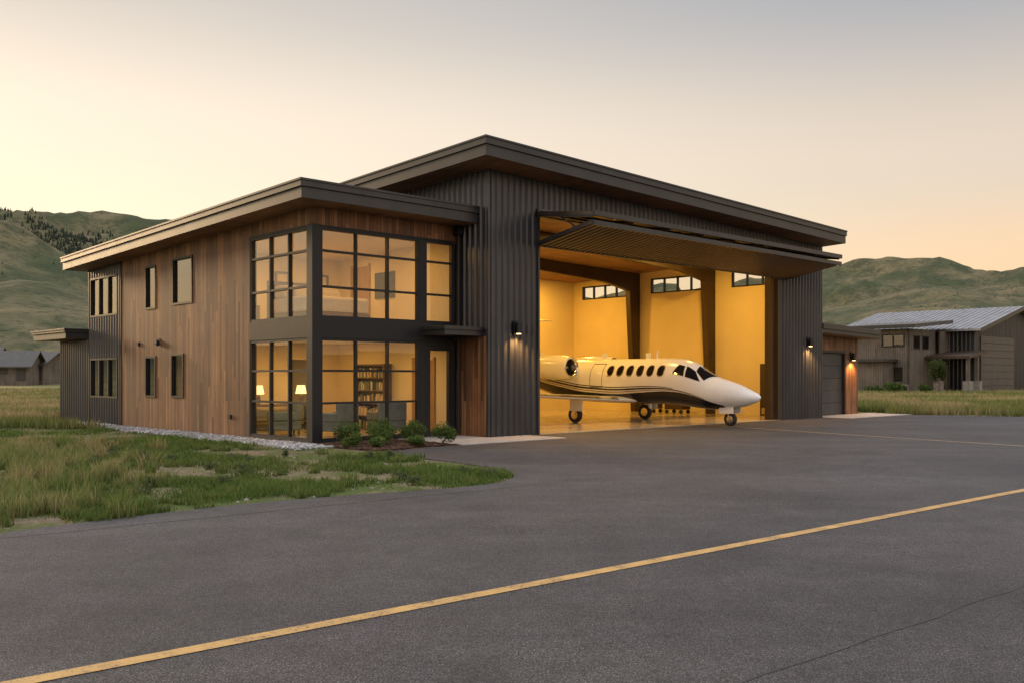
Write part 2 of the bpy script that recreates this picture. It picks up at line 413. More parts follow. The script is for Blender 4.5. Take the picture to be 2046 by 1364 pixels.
def roof(name,u0,u1,v0,v1,sf,th,lip=.18,out=.05):
    b=B()
    b.box(u0+.03,u1,v0+.03,v1-.03,lambda x,y:sf(x,y)+.02,lambda x,y:sf(x,y)+th-.03,0)
    b.box(u0,u0+.028,v0,v1,sf,lambda x,y:sf(x,y)+th-lip,1)
    b.box(u0+.03,u1,v0,v0+.028,sf,lambda x,y:sf(x,y)+th-lip,1)
    b.box(u0+.03,u1,v1-.028,v1,sf,lambda x,y:sf(x,y)+th-lip,1)
    b.box(u0-out,u1+.01,v0-out,v1+out,lambda x,y:sf(x,y)+th-lip+.002,lambda x,y:sf(x,y)+th,1)
    b.box(u0-out-.025,u1+.012,v0-out-.025,v1+out+.025,lambda x,y:sf(x,y)+th-.04,lambda x,y:sf(x,y)+th+.012,1)
    b.box(u0+.031,u1-.002,v0+.031,v1-.031,lambda x,y:sf(x,y)+.004,lambda x,y:sf(x,y)+.018,2)
    return b.obj(name,[M_roof,M_fascia,M_soff],HH,bevel=.004)
roof('annex_roof',-.8,4.72,-.8,15.35,soffA,.44)
roof('leanto_roof',-.8,4.7,15.06,18.6,lambda x,y:3.02,.34,.12)
V0=-1.15;VB=12.42
b=B()
corr(b,'x',V0,-1,4.80,6.70,0,soffH)
corr(b,'x',V0,-1,19.90,22.90,0,soffH)
corr(b,'x',V0,-1,6.70,19.90,6.46,soffH)
b.box(4.80,6.70,V0+.005,V0+.2,0,soffH);b.box(19.9,22.9,V0+.005,V0+.2,0,soffH);b.box(6.70,19.9,V0+.005,V0+.2,6.46,soffH)
corr(b,'y',4.77,-1,V0,-.0,2.95,soffH)
corr(b,'y',4.77,-1,0,VB,5.6,soffH)
b.box(4.775,5.0,V0+.2,VB,0.0,soffH)
b.box(5.0,22.92,VB-.18,VB,0,soffH)
hw=[(8.7,11.6,5.45,6.1),(4.3,7.3,5.5,6.2),(-.1,2.9,5.5,6.25)]
wall(b,'y',22.72,22.9,V0+.2,VB-.18,0,soffH,hw)
corr(b,'y',22.9,1,V0,VB,0,soffH,hw)
b.obj('hangar_metal_wall',[M_metal],HH)
b=B();b.box(4.73,4.80,V0-.06,V0+.02,0,soffH);b.box(22.88,22.95,V0-.06,V0+.02,0,soffH)
b.box(6.66,6.72,V0-.06,V0+.2,0,6.46);b.box(6.72,19.88,V0-.065,V0+.2,6.40,6.46)
b.obj('hangar_corner_trim',[M_metal],HH)
b=B();b.box(4.735,4.77,V0+.03,-.03,0,2.76);b.obj('entry_wood_wall',[M_wood],HH)
b=B();b.revolve([(0,.05),(5.6,.05)],(4.60,-.12,.1),'z',12);b.box(4.48,4.70,-.24,-.02,5.6,5.85);b.obj('downspout',[M_frame],HH)
b=B()
b.box(5.002,5.03,V0+.2,VB-.2,.03,6.9);
b.box(5.03,22.70,VB-.21,VB-.185,.03,lambda x,y:soffH(x,y)-.02)
wall(b,'y',22.69,22.715,V0+.2,VB-.22,.03,lambda x,y:soffH(x,y)-.02,hw)
b.obj('hangar_interior_wall',[M_wallw],HH)
for w in hw: win('y',22.72,1,*w,va=[w[0]+(w[1]-w[0])*k/4 for k in(1,2,3)],fw=.06,mw=.05,proud=.04)
b=B();b.box(5.03,22.69,V0+.21,VB-.22,lambda x,y:soffH(x,y)-.05,lambda x,y:soffH(x,y)-.01);b.obj('hangar_ceiling',[M_ceil],HH)
b=B();b.box(5.0,22.72,V0-.0,VB,-.05,.03);b.obj('hangar_floor',[M_floor],HH)
roof('hangar_roof',3.8,23.05,-2.15,13.2,soffH,.49,.2)
b=B()
for v in (.3,3.85,8.06):
    zt=soffH(22,v)-.08
    for (u0b,u0t,u1) in ((22.30,21.85,22.66),):
        b.add([(u0b,v-.13,.03),(u1,v-.13,.03),(u1,v-.13,zt),(u0t,v-.13,zt),(u0b,v+.13,.03),(u1,v+.13,.03),(u1,v+.13,zt),(u0t,v+.13,zt)],
          [(0,1,2,3),(7,6,5,4),(0,3,7,4),(1,5,6,2),(3,2,6,7)])
    b.box(5.04,5.5,v-.13,v+.13,.03,6.6)
    us=[5.04,6.5,14,20.3,21.9,22.66];dp=[.75,.6,.42,.6,.85,.9]
    for i in range(5):
        a,c=us[i],us[i+1];da,dc=dp[i],dp[i+1]
        za,zc=soffH(a,v)-.06,soffH(c,v)-.06
        b.add([(a,v-.12,za-da),(c,v-.12,zc-dc),(c,v-.12,zc),(a,v-.12,za),(a,v+.12,za-da),(c,v+.12,zc-dc),(c,v+.12,zc),(a,v+.12,za)],
          [(0,1,2,3),(7,6,5,4),(0,4,5,1),(2,6,7,3)])
b.obj('steel_frame',[M_steel],HH)
b=B()
for v in(3.85,8.06):b.beam((22.3,v-.2,2.6),(21.9,v-.35,2.9),.05,.05);b.beam((22.3,v+.1,2.6),(22.0,v-.3,2.6),.05,.05)
b.obj('column_bracket',[M_dark],HH)
b=B();b.box(19.62,19.9,V0-.02,V0+.55,0.03,6.40);b.box(19.9,20.6,V0+.2,V0+.5,.03,6.4);b.box(19.35,19.45,V0+.1,V0+.25,.03,6.4);b.obj('door_jamb',[M_steel],HH)
b=B();b.box(22.60,22.70,.5,1.45,.03,2.2);b.obj('personnel_door',[M_steel],HH)
b=B();b.box(22.56,22.60,.6,1.35,.1,.35);b.obj('kick_plate',[M_yel2],HH)
b=B()
def slab(b,u0,u1,w0,z0,w1,z1,th,mi):
    y0,y1=V0-w0,V0-w1
    b.add([(u0,y0,z0),(u1,y0,z0),(u1,y1,z1),(u0,y1,z1),(u0,y0,z0+th),(u1,y0,z0+th),(u1,y1,z1+th),(u0,y1,z1+th)],
        [(0,1,2,3),(7,6,5,4),(0,4,5,1),(1,5,6,2),(2,6,7,3),(3,7,4,0)],mi)
U0,U1=6.62,20.3
slab(b,U0,U1,.07,6.28,2.15,6.02,.09,0)
slab(b,U0,U1,.10,5.42,2.15,5.79,.06,0)
def ribs(wa,za,wb,zb,sgn):
    vs=[];u=U0
    while u<U1-.1:
        for f,d in ((0,0),(.12,1),(.32,1),(.44,0)):
            uu=u+f*.23;vs+=[(uu,V0-wa,za+sgn*.035*d),(uu,V0-wb,zb+sgn*.035*d)]
        u+=.23
    n=len(vs)//2;b.add(vs,[(2*i,2*i+1,2*i+3,2*i+2) for i in range(n-1)],0)
ribs(.14,5.412,2.13,5.782,-1)
b.box(U0-.02,U1+.02,V0-2.26,V0-2.152,5.99,6.13,1);b.box(U0-.02,U1+.02,V0-2.24,V0-2.152,5.74,5.87,1)
b.box(U0-.02,U1+.02,V0-.10,V0-.067,6.27,6.40,1);b.box(U0,U1,V0-.13,V0-.067,5.36,5.49,1)
for u in np.linspace(U0+.02,U1-.02,9):
    b.beam((u,V0-.1,6.24),(u,V0-2.15,5.99),.05,.07,1);b.beam((u,V0-.15,5.50),(u,V0-2.15,5.87),.05,.06,1)
    b.beam((u,V0-.9,6.15),(u,V0-1.5,5.78),.04,.04,1)
for w,z in((.7,5.62),(1.4,5.74)): b.beam((U0,V0-w,z),(U1,V0-w,z),.06,.06,1)
for w,z in((.7,6.17),(1.4,6.08)): b.beam((U0,V0-w,z),(U1,V0-w,z),.06,.06,1)
b.obj('folding_hangar_door',[M_door,M_fascia],HH)
b=B();G0=-.5
wall(b,'x',G0,G0+.2,22.96,27.4,0,3.42,[(23.1,26.15,0,2.66)])
b.box(27.2,27.4,G0+.2,7,0,3.42);b.obj('garage_wood_wall',[M_wood],HH)
b=B()
for k in range(5): b.box(23.1,26.15,G0+.09,G0+.14,.02+k*.528,.02+k*.528+.515)
b.obj('garage_door',[M_garage],HH,bevel=.008)
b=B();b.box(26.15,26.25,G0-.02,G0+.1,0,2.72);b.box(23.0,26.25,G0-.022,G0+.1,2.66,2.76);b.obj('garage_door_frame',[M_frame],HH)
b=B();zf=lambda x,y:3.42-.025*(x-22.9)
b.box(22.97,28.0,-1.2,7.4,lambda x,y:zf(x,y)+.02,lambda x,y:zf(x,y)+.36,1)
b.box(22.965,28.05,-1.25,7.45,lambda x,y:zf(x,y)+.18,lambda x,y:zf(x,y)+.40,0);b.box(22.98,27.97,-1.17,7.3,zf,lambda x,y:zf(x,y)+.018,2)
b.obj('garage_roof',[M_fascia,M_fascia,M_soff],HH,bevel=.005)
# --- interior of annex
b=B()
b.box(.2,4.75,.2,6.0,-.05,.05,0);b.box(.17,4.75,.17,14.8,2.70,3.05,1)
b.obj('floor_slab',[M_floor,M_white],HH)
b=B()
b.box(4.62,4.76,.17,6.0,.06,2.69);b.box(4.62,4.76,.17,6.0,3.06,5.5)
b.box(.22,2.9,5.9,6.02,.06,2.69);b.box(3.8,4.62,5.9,6.02,.06,2.69);b.box(2.9,3.8,5.9,6.02,2.2,2.69);b.box(.22,4.62,5.9,6.02,3.06,5.5)
b.box(.2,4.7,9.0,9.1,.06,2.69);b.box(4.6,4.75,6.02,14.8,.06,5.4);b.box(.2,4.6,11.9,12.0,3.06,5.4)
b.box(.202,.215,3.3,5.9,.06,2.69);b.box(.202,.215,3.3,5.9,3.06,5.5)
b.obj('annex_interior_wall',[M_wallin],HH)
b=B();b.box(.2,4.75,.2,14.8,lambda x,y:soffA(x,y)-.30,lambda x,y:soffA(x,y)-.26);b.obj('annex_ceiling',[M_wallin],HH)
b=B()
for (y0,y1,z0,z1) in((1.0,1.9,.06,2.15),(4.2,5.1,3.06,5.1)):
    b.box(4.59,4.618,y0,y1,z0,z1,0);b.box(4.575,4.62,y0-.08,y0-.002,z0,z1+.08,0);b.box(4.575,4.62,y1+.002,y1+.08,z0,z1+.08,0)
b.obj('interior_doors',[simple('interior_door_wood',(.36,.23,.11),.1,3,.5)],HH)
M_fab=simple('grey_green_fabric',(.15,.17,.15),.15,8,.9,0,.3,200)
M_fab2=simple('cream_fabric',(.55,.45,.32),.1,6,.9,0,.3,150)
M_brown=simple('walnut',(.12,.065,.035),.3,8,.5)
def armchair(x,y,r):
    b=B();b.box(-.42,.42,-.40,.40,.16,.42);b.box(-.42,.42,.26,.42,.42,.92);b.box(-.44,-.28,-.40,.3,.42,.66);b.box(.28,.44,-.40,.3,.42,.66)
    b.box(-.27,.27,-.38,.25,.42,.52)
    for i in(-1,1):
        for j in(-1,1): b.box(i*.36-.03,i*.36+.03,j*.34-.03,j*.34+.03,0,.16)
    return b.obj('armchair',[M_fab],None,bevel=.04,loc=W(x,y,.05),rz=ANG+r)
armchair(3.1,1.2,math.radians(170));armchair(1.75,1.6,math.radians(200));armchair(1.0,3.1,math.radians(250))
def table_lamp(x,y,z):
    e=empty('table_lamp',W(x,y,z),ANG)
    b=B();b.revolve([(0,.08),(.02,.08),(.04,.03),(.12,.07),(.25,.05),(.3,.015),(.34,.015)],(0,0,0),'z',16);b.obj('base',[M_brown],e,smooth=True)
    b=B();b.revolve([(.30,.17),(.56,.12)],(0,0,0),'z',20);b.obj('shade',[M_shade],e,smooth=True)
for x,y,z in((2.95,5.45,.85),(1.5,5.45,.85),(1.0,5.3,3.75)): table_lamp(x,y,z)
b=B();b.box(1.1,3.3,5.2,5.75,.78,.84)
for i in(1.15,3.2):
    b.box(i,i+.06,5.25,5.7,.05,.78)
b.box(1.2,3.2,5.3,5.7,.3,.34);b.obj('console_table',[M_brown],None,loc=(OX,OY,0),rz=ANG)
b=B();b.revolve([(0,.2),(.03,.2),(.04,.03),(.5,.03),(.52,.42),(.55,.42)],(2.5,2.6,.05),'z',24);b.obj('coffee_table',[M_brown],None,loc=(OX,OY,0),rz=ANG)
# bookcase against the right-hand wall, upstairs and down
b=B()
for z0 in(.06,):
    b.box(4.3,4.33,3.0,4.6,z0,z0+2.0)
    b=B()
    b.box(4.3,4.6,3.0,3.04,z0,z0+2.0);b.box(4.3,4.6,4.56,4.6,z0,z0+2.0);b.box(4.57,4.6,3.04,4.56,z0,z0+2.0)
    for k in range(6): b.box(4.3,4.57,3.04,4.56,z0+k*.39,z0+k*.39+.03)
    for k in range(5):
        y=3.08
        while y<4.4:
            w_=random.uniform(.03,.07);h_=random.uniform(.18,.3)
            if random.random()<.75: b.box(4.36,4.55,y,y+w_-.004,z0+k*.39+.031,z0+k*.39+.03+h_,1+random.randint(0,1))
            y+=w_
b.obj('bookcase',[M_brown,M_fab,M_fab2],None,loc=(OX,OY,0),rz=ANG)
b=B();b.box(.75,1.3,5.0,5.6,3.06,3.75);b.obj('night_stand',[M_brown],None,loc=(OX,OY,0),rz=ANG)
e=empty('bed',W(1.9,2.7,3.06),ANG)
b=B();b.box(-1,1,-1.0,1.0,.1,.35);b.box(-1.05,1.05,1.0,1.1,0,1.3);b.obj('frame',[M_brown],e,bevel=.02)
b=B();b.box(-.98,.98,-1.0,.98,.35,.78);b.box(-.9,-.05,.4,.95,.79,1.15);b.box(.05,.9,.4,.95,.79,1.15);b.box(-.7,0,.1,.45,.79,1.08);b.box(.1,.75,.05,.42,.79,1.05);b.obj('bedding',[M_fab2],e,bevel=.08)
b=B();b.box(4.57,4.618,2.86,3.84,4.05,4.84);b.obj('wall_screen',[simple('screen',(.07,.09,.10),.1,2,.2)],None,loc=(OX,OY,0),rz=ANG)
b=B()
for u in(.9,2.3,3.7): b.box(u,u+.05,5.84,5.895,4.0,4.9);b.box(u+.45,u+.5,5.84,5.895,4.0,4.9);b.box(u+.05,u+.45,5.84,5.895,4.0,4.05);b.box(u+.05,u+.45,5.84,5.895,4.85,4.9)
b.obj('picture_frames',[M_brown],None,loc=(OX,OY,0),rz=ANG)
FR.obj('window_frames',[M_frame],HH);GL.obj('window_panes',[M_glass],HH);GD.obj('small_window_panes',[M_glassd],HH)
b=B();b.revolve([(-.12,.09),(-.02,.09)],(0,9.0,2.72),'x',14);b.box(-.06,.0,10.5,10.65,2.66,2.78);b.box(-.05,0,4.2,4.35,.5,.62)
b.add([(-.16,8.92,2.68),(-.16,9.08,2.68),(0,9.1,2.86),(0,8.9,2.86)],[(0,1,2,3)]);b.obj('wall_vents',[M_frame],HH)
def light(name,ty,loc,e,col,parent=None,rot=(0,0,0),size=.3,**k):
    l=bpy.data.lights.new(name,ty);l.energy=e;l.color=col
    if ty=='AREA': l.shape='DISK';l.size=size
    if ty=='SPOT': l.spot_size=k.get('spot',1.6);l.spot_blend=.7;l.shadow_soft_size=.04
    o=bpy.data.objects.new(name,l);S.collection.objects.link(o);o.location=loc;o.rotation_euler=rot
    if parent:o.parent=parent
    return o
def sconce(u,v,z):
    e=empty('wall_sconce',W(u,v,z),ANG)
    b=B();b.box(-.09,.09,-.05,0,-.02,.38);b.revolve([(.02,.075),(.3,.075),(.33,.06)],(0,-.14,0),'z',18);b.box(-.02,.02,-.1,-.04,.1,.2);b.obj('housing',[M_frame],e)
    b=B();b.revolve([(.008,.062),(.016,.062)],(0,-.14,0),'z',16);b.obj('bulb',[M_lamp],e)
    light('sconce_light','SPOT',(0,-.17,-.01),210,(1,.5,.16),e,spot=2.4)
sconce(5.75,V0-.057,2.84);sconce(21.75,V0-.057,2.84);sconce(26.75,G0-.005,2.35)
AM=(1,.53,.085)
fx=B()
for u in(8.5,14.0,19.5):
    for v in(2.0,10.0):
        z=soffH(u,v)-.12
        fx.revolve([(-.02,.24),(.06,.24)],(u,v,z),'z',20)
        light('high_bay_light','AREA',(u,v,z-.04),235,AM,HH,size=.42)
fx.obj('high_bay_fixtures',[M_frame],HH)
WM=(1,.55,.14)
for (u,v) in((1.3,1.5),(3.2,1.5),(1.3,4.2),(3.2,4.2)):
    for z,e in((2.68,26),(5.34,23)):
        z2=z if z<3 else soffA(u,v)-.32
        light('downlight','AREA',(u,v,z2-.02),e,WM,HH,size=.18)
for (v,e) in((7.6,18),(13,13)):
    light('room_light','AREA',(2.4,v,2.6),e,WM,HH,size=.4);light('room_light','AREA',(2.4,v,soffA(2,v)-.36),e,WM,HH,size=.4)
# ------------------------------------------------------------ JET
M_jw=simple('white_aircraft_paint',(.80,.80,.79),.03,1,.2)
M_jd=simple('black_aircraft_paint',(.010,.010,.013),.1,1,.25)
M_jg=simple('gold_stripe_paint',(.30,.19,.08),.05,1,.3)
M_jgl=simple('aircraft_glass',(.012,.012,.014),.1,1,.06)
M_chr=simple('polished_metal',(.6,.58,.55),.05,2,.2,1)
M_rub=simple('tyre_rubber',(.02,.02,.02),.2,8,.8)
JU,JV=14.5,2.61
J=empty('business_jet',W(JU,JV,.03),ANG-math.pi/2)
ST=[(6.2,.95,.02,.02),(6.12,.95,.12,.11),(5.9,.96,.23,.21),(5.5,.99,.37,.35),(5.0,1.04,.49,.46),(4.6,1.08,.57,.53),(4.1,1.2,.65,.65),(3.6,1.37,.72,.77),(3.1,1.45,.77,.80),(2.5,1.48,.79,.80),(0,1.48,.79,.80),(-1.2,1.49,.79,.79),(-2.2,1.53,.74,.75),(-3.2,1.63,.64,.65),(-4.2,1.78,.50,.50),(-5.4,1.97,.32,.31),(-6.6,2.13,.13,.12),(-6.95,2.16,.03,.03)]
ST=np.array(ST[::-1])
def herm(x,col):
    xs=ST[:,0];ys=ST[:,col];i=int(np.clip(np.searchsorted(xs,x)-1,0,len(xs)-2))
    def tan(k):
        if k<=0 or k>=len(xs)-1: 
            return (ys[1]-ys[0])/(xs[1]-xs[0]) if k<=0 else (ys[-1]-ys[-2])/(xs[-1]-xs[-2])
        a=(ys[k]-ys[k-1])/(xs[k]-xs[k-1]);c=(ys[k+1]-ys[k])/(xs[k+1]-xs[k])
        return 0 if a*c<=0 else 2*a*c/(a+c)
    h=xs[i+1]-xs[i];t=(x-xs[i])/h
    return (2*t**3-3*t*t+1)*ys[i]+(t**3-2*t*t+t)*h*tan(i)+(-2*t**3+3*t*t)*ys[i+1]+(t**3-t*t)*h*tan(i+1)
def surf(s,th,side=-1,off=0):
    zc,ry,rz=herm(s,1),herm(s,2)+off,herm(s,3)+off
    return (s,side*ry*math.cos(th),zc+rz*math.sin(th))
b=B();ss=list(np.linspace(-6.95,4.6,80))+list(np.linspace(4.65,6.2,34));n=48
vs=[surf(s,2*math.pi*k/n) for s in ss for k in range(n)]
b.add(vs,[(i*n+k,i*n+(k+1)%n,(i+1)*n+(k+1)%n,(i+1)*n+k) for i in range(len(ss)-1) for k in range(n)])
b.obj('fuselage',[M_jw],J,smooth=True)
def thz(s,z): return math.asin(max(-1,min(1,(z-herm(s,1))/herm(s,3))))
def band(b,s0,s1,zl,zh,side,off=.006,mi=0,n=70,m=6):
    vs=[]
    for i in range(n+1):
        s=s0+(s1-s0)*i/n
        a=-math.pi/2 if zl is None else thz(s,zl(s));c=thz(s,zh(s))
        for j in range(m+1): vs.append(surf(s,a+(c-a)*j/m,side,off))
    b.add(vs,[(i*(m+1)+j,(i+1)*(m+1)+j,(i+1)*(m+1)+j+1,i*(m+1)+j+1) for i in range(n) for j in range(m)],mi)
KS=np.array([-6.5,-4,-2.8,-1,.5,2,3,3.8,4.4,5.0]);KZ=np.array([2.08,1.66,1.36,1.08,1.0,1.10,1.16,1.06,.88,.64])
_g=np.linspace(-6.5,5,300);_z=np.convolve(np.pad(np.interp(_g,KS,KZ),12,mode='edge'),np.ones(25)/25,'valid')
zb=lambda s:float(np.interp(s,_g,_z))
zs=lambda o:(lambda s:zb(s)+o*float(np.interp(s,[-6.5,-3,0,2,3.5,4.8],[.3,1,1.1,.9,.4,.05])))
b=B()
for sd in(-1,1):
    band(b,-6.5,5.0,None,zb,sd,.006,0)
    band(b,-6.5,4.6,zs(.05),zs(.085),sd,.006,1,m=2);band(b,-6.5,4.4,zs(.12),zs(.18),sd,.006,0,m=2);band(b,-6.5,3.2,zs(.215),zs(.245),sd,.006,0,m=2)
b.obj('livery_stripes',[M_jd,M_jg],J,smooth=True)
b=B()
def oval(s0,z0,a,c,side,off,mi):
    vs=[surf(s0,thz(s0,z0),side,off)];n=20
    for r in(.5,1):
        for k in range(n):
            t=2*math.pi*k/n;s=s0+a*r*abs(math.cos(t))**.8*(1 if math.cos(t)>0 else -1);z=z0+c*r*abs(math.sin(t))**.8*(1 if math.sin(t)>0 else -1)
            vs.append(surf(s,thz(s,z),side,off))
    b.add(vs,[(0,1+k,1+(k+1)%n) for k in range(n)]+[(1+k,1+n+k,1+n+(k+1)%n,1+(k+1)%n) for k in range(n)],mi)
for sd in(-1,1):
    for k in range(6):
        oval(.42+k*.455,1.84,.155,.20,sd,.006,1);oval(.42+k*.455,1.84,.12,.165,sd,.012,0)
    def qp(cs,off,mi,m=8):
        (A,Bc,C,D)=[(p[0],math.radians(p[1])) for p in cs];vs=[]
        for i in range(m+1):
            for j in range(m+1):
                a,c=i/m,j/m
                s=(A[0]*(1-a)+Bc[0]*a)*(1-c)+(D[0]*(1-a)+C[0]*a)*c;t=(A[1]*(1-a)+Bc[1]*a)*(1-c)+(D[1]*(1-a)+C[1]*a)*c
                vs.append(surf(s,t,sd,off))
        b.add(vs,[(i*(m+1)+j,(i+1)*(m+1)+j,(i+1)*(m+1)+j+1,i*(m+1)+j+1) for i in range(m) for j in range(m)],mi)
    qp([(3.18,22),(3.62,22),(3.55,52),(3.32,52)],.010,0);qp([(3.68,22),(4.22,30),(3.94,54),(3.62,54)],.010,0)
    qp([(3.96,56),(4.33,38),(4.55,87),(3.88,87)],.010,0)
    for (s0,s1,z0,z1) in((-.52,-.50,1.25,2.1),(.06,.08,1.25,2.1)): band(b,s0,s1,lambda s:z0,lambda s:z1,sd,.004,0,n=2)
    band(b,-.52,.08,lambda s:2.09,lambda s:2.11,sd,.004,0,n=8,m=1);band(b,-.52,.08,lambda s:1.25,lambda s:1.27,sd,.008,0,n=8,m=1)
b.obj('windows',[M_jgl,M_chr],J,smooth=True)
def foil(b,secs,mi=0):
    pr=[(0,0),(.03,.35),(.12,.75),(.3,1),(.55,.8),(.8,.4),(1,0.02),(.8,-.3),(.55,-.5),(.3,-.6),(.12,-.5),(.03,-.28)]
    n=len(pr);vs=[]
    for (x,y,z,c,t,vert) in secs:
        for (p,q) in pr:
            if vert: vs.append((x-p*c,y+q*t/2*.8,z))
            else: vs.append((x-p*c,y,z+q*t/2))
    b.add(vs,[(i*n+k,i*n+(k+1)%n,(i+1)*n+(k+1)%n,(i+1)*n+k) for i in range(len(secs)-1) for k in range(n)],mi)
    b.add(vs[:n],[tuple(range(n))],mi);b.add(vs[-n:],[tuple(range(n))],mi)
b=B()
for sd in(-1,1):
    foil(b,[(1.5,sd*.3,.80,3.0,.34,0),(.95,sd*.85,.80,2.4,.28,0),(.75,sd*2.6,.90,1.95,.22,0),(.35,sd*6.9,1.12,1.05,.12,0),(.2,sd*7.15,1.15,.75,.05,0)])
    foil(b,[(-5.0,sd*.05,3.98,1.35,.14,0),(-5.55,sd*2.5,4.02,.75,.07,0)])
foil(b,[(-2.9,0,2.2,2.8,.05,1),(-3.6,0,2.45,2.6,.16,1),(-4.2,0,3.0,2.1,.18,1),(-5.0,0,4.0,1.4,.14,1),(-5.2,0,4.08,1.1,.08,1)])
b.obj('wings_and_tail',[M_jw],J,smooth=True)
b=B()
for sd in(-1,1):
    b.add([(.97,sd*.85,.83),(.78,sd*2.6,.92),(.38,sd*6.9,1.135),(.33,sd*6.9,1.165),(.68,sd*2.6,.985),(.86,sd*.85,.91)],[(0,1,4,5),(1,2,3,4)])
b.obj('leading_edges',[M_chr],J)
b=B()
for sd in(-1,1):
    c=(0,sd*1.22,1.98)
    b.revolve([(-1.5,.26),(-1.1,.30),(-1.0,.34),(-1.02,.385)],c,'x',32,1)
    b.f=b.f[:-2];b.m=b.m[:-2]
    b.revolve([(-1.02,.386),(-1.25,.43),(-1.9,.46),(-2.6,.44),(-3.2,.36),(-3.7,.27)],c,'x',32,0)
    b.f=b.f[:-2]+b.f[-1:];b.m=b.m[:-2]+b.m[-1:]
    b.revolve([(-1.42,.27),(-1.44,.27)],c,'x',24,2)
    b.revolve([(-1.2,.01),(-1.25,.05),(-1.4,.10)],c,'x',16,1)
    for k in range(18):
        t=2*math.pi*k/18;d=Vector((0,math.cos(t),math.sin(t)));C=Vector(c)+Vector((-1.36,0,0))
        b.beam(C+d*.08,C+d*.26,.03,.012,3,up=(1,.6*math.cos(t+1.57),.6*math.sin(t+1.57)))
    b.box(-3.0,-1.5,min(sd*.5,sd*.9),max(sd*.5,sd*.9),1.86,2.0,0)
b.obj('engine_nacelles',[M_jw,M_chr,M_jd,M_steel],J,smooth=True)
def wheel(b,x,y,r,w):
    b.revolve([(-w*.3,r*.55),(-w*.5,r*.7),(-w*.5,r*.9),(-w*.3,r),(w*.3,r),(w*.5,r*.9),(w*.5,r*.7),(w*.3,r*.55)],(x,y,r),'y',28,0)
    b.revolve([(-w*.36,r*.2),(-w*.33,r*.56),(w*.33,r*.56),(w*.36,r*.2)],(x,y,r),'y',20,1)
b=B()
for sd in(-1,1):
    y=sd*1.99;wheel(b,-.12,y,.28,.2)
    b.beam((.15,y,.9),(.1,y,.42),.11,.11,2);b.beam((.1,y,.45),(-.12,y,.28),.08,.09,2);b.beam((-.05,y,.85),(-.1,y,.35),.05,.05,1)
    b.box(-.25,.35,y+sd*.14,y+sd*.16,.42,.86,2)
wheel(b,5.05,0,.225,.17)
b.beam((5.0,0,.70),(5.04,0,.38),.09,.09,2);b.beam((5.04,.11,.42),(5.05,.11,.22),.03,.05,1);b.beam((5.04,-.11,.42),(5.05,-.11,.22),.03,.05,1);b.box(5.0,5.08,-.13,.13,.38,.43,1)
b.beam((4.6,0,.62),(5.0,0,.42),.035,.035,1)
b.box(4.75,5.3,-.22,-.20,.42,.66,2);b.box(4.75,5.3,.20,.22,.42,.66,2)
b.obj('landing_gear',[M_rub,M_chr,M_jw],J)
b=B();b.revolve([(0,.035),(.28,.03)],(2.0,0,2.27),'z',8);b.box(1.5,1.7,-.015,.015,2.26,2.48);b.box(-.6,-.35,-.015,.015,2.25,2.5);b.obj('antennas',[M_jw],J)
def cart(u,v,r,c):
    e=empty('tool_cart',W(u,v,.03),ANG+r)
    b=B();b.box(-.5,.5,-.28,.28,.2,.75,0);b.box(-.53,.53,-.31,.31,.75,.79,1)
    for z in(.3,.45,.6): b.box(-.46,.46,-.30,-.28,z,z+.02,1)
    b.beam((.5,-.25,.7),(.75,-.25,.9),.03,.03,1);b.beam((.5,.25,.7),(.75,.25,.9),.03,.03,1);b.beam((.75,-.25,.9),(.75,.25,.9),.03,.03,1)
    for i in(-.4,.4):
        for j in(-.24,.24): b.revolve([(-.03,.09),(.03,.09)],(i,j,.1),'y',14,1)
    b.obj('cabinet',[c,M_rub],e,bevel=.008)
cart(21.6,6.5,1.57,M_jd);cart(21.5,4.9,1.5,M_steel)
# ------------------------------------------------------------ neighbour house (right)
NH=empty('neighbouring_house',(45,92,0),ANG)
b=B();zr=lambda x,y:6.1+2.5*(1-abs(x-11)/11)
b.box(0,11,0,14,0,zr,0);b.box(11,22,0,14,0,zr,0)
corr(b,'x',0,-1,0,22,0,zr,[(1.2,10.2,0,5.6)],.4,.05,0);corr(b,'y',0,-1,0,14,0,lambda x,y:6.1,(),.4,.05,0)
b.obj('metal_wall',[M_metal],NH)
b=B()
zr2=lambda x,y:6.2+2.5*(1-abs(x-11)/11)
b.box(-.9,11,-.9,15,zr2,lambda x,y:zr2(x,y)+.22,0);b.box(11,22.9,-.9,15,zr2,lambda x,y:zr2(x,y)+.22,0)
v=-.9
while v<15:
    b.beam((-.9,v,zr2(-.9,0)+.24),(11,v,zr2(11,0)+.24),.06,.08,0);v+=.6
b.obj('metal_roof',[M_lroof],NH)
b=B();b.box(-.95,11,-.96,-.9,lambda x,y:zr2(x,y)-.15,lambda x,y:zr2(x,y)+.25);b.box(11,22.9,-.96,-.9,lambda x,y:zr2(x,y)-.15,lambda x,y:zr2(x,y)+.25);b.obj('roof_trim',[M_fascia],NH)
b=B()
for k in range(8): b.box(1.2,10.2,-.12,.05,.02+k*.7,.7+k*.7-.03)
b.obj('hangar_door',[M_gdoor2],NH)
b=B();ow=[(3.4,5.6,4.4,5.6),(3.6,5.6,1.2,2.5)]
wall(b,'y',-8,-7.8,3,8,0,6.1,ow);wall(b,'x',3,3.2,-8,-2,0,6.1,[(-7,-5.6,4.2,5.5),(-5,-3.6,4.2,5.5)]);b.box(-7.8,-2,7.8,8,0,6.1);b.box(-2.2,-2,3.2,8,0,6.1);b.box(-7.6,-2.4,3.6,7.6,0,3)
b.obj('wood_wall',[M_greywood],NH)
FR=B();gg=B()
for w in ow: win('y',-8,1,*w,va=((w[0]+w[1])/2,),g=gg,fw=.1,mw=.08,proud=.04)
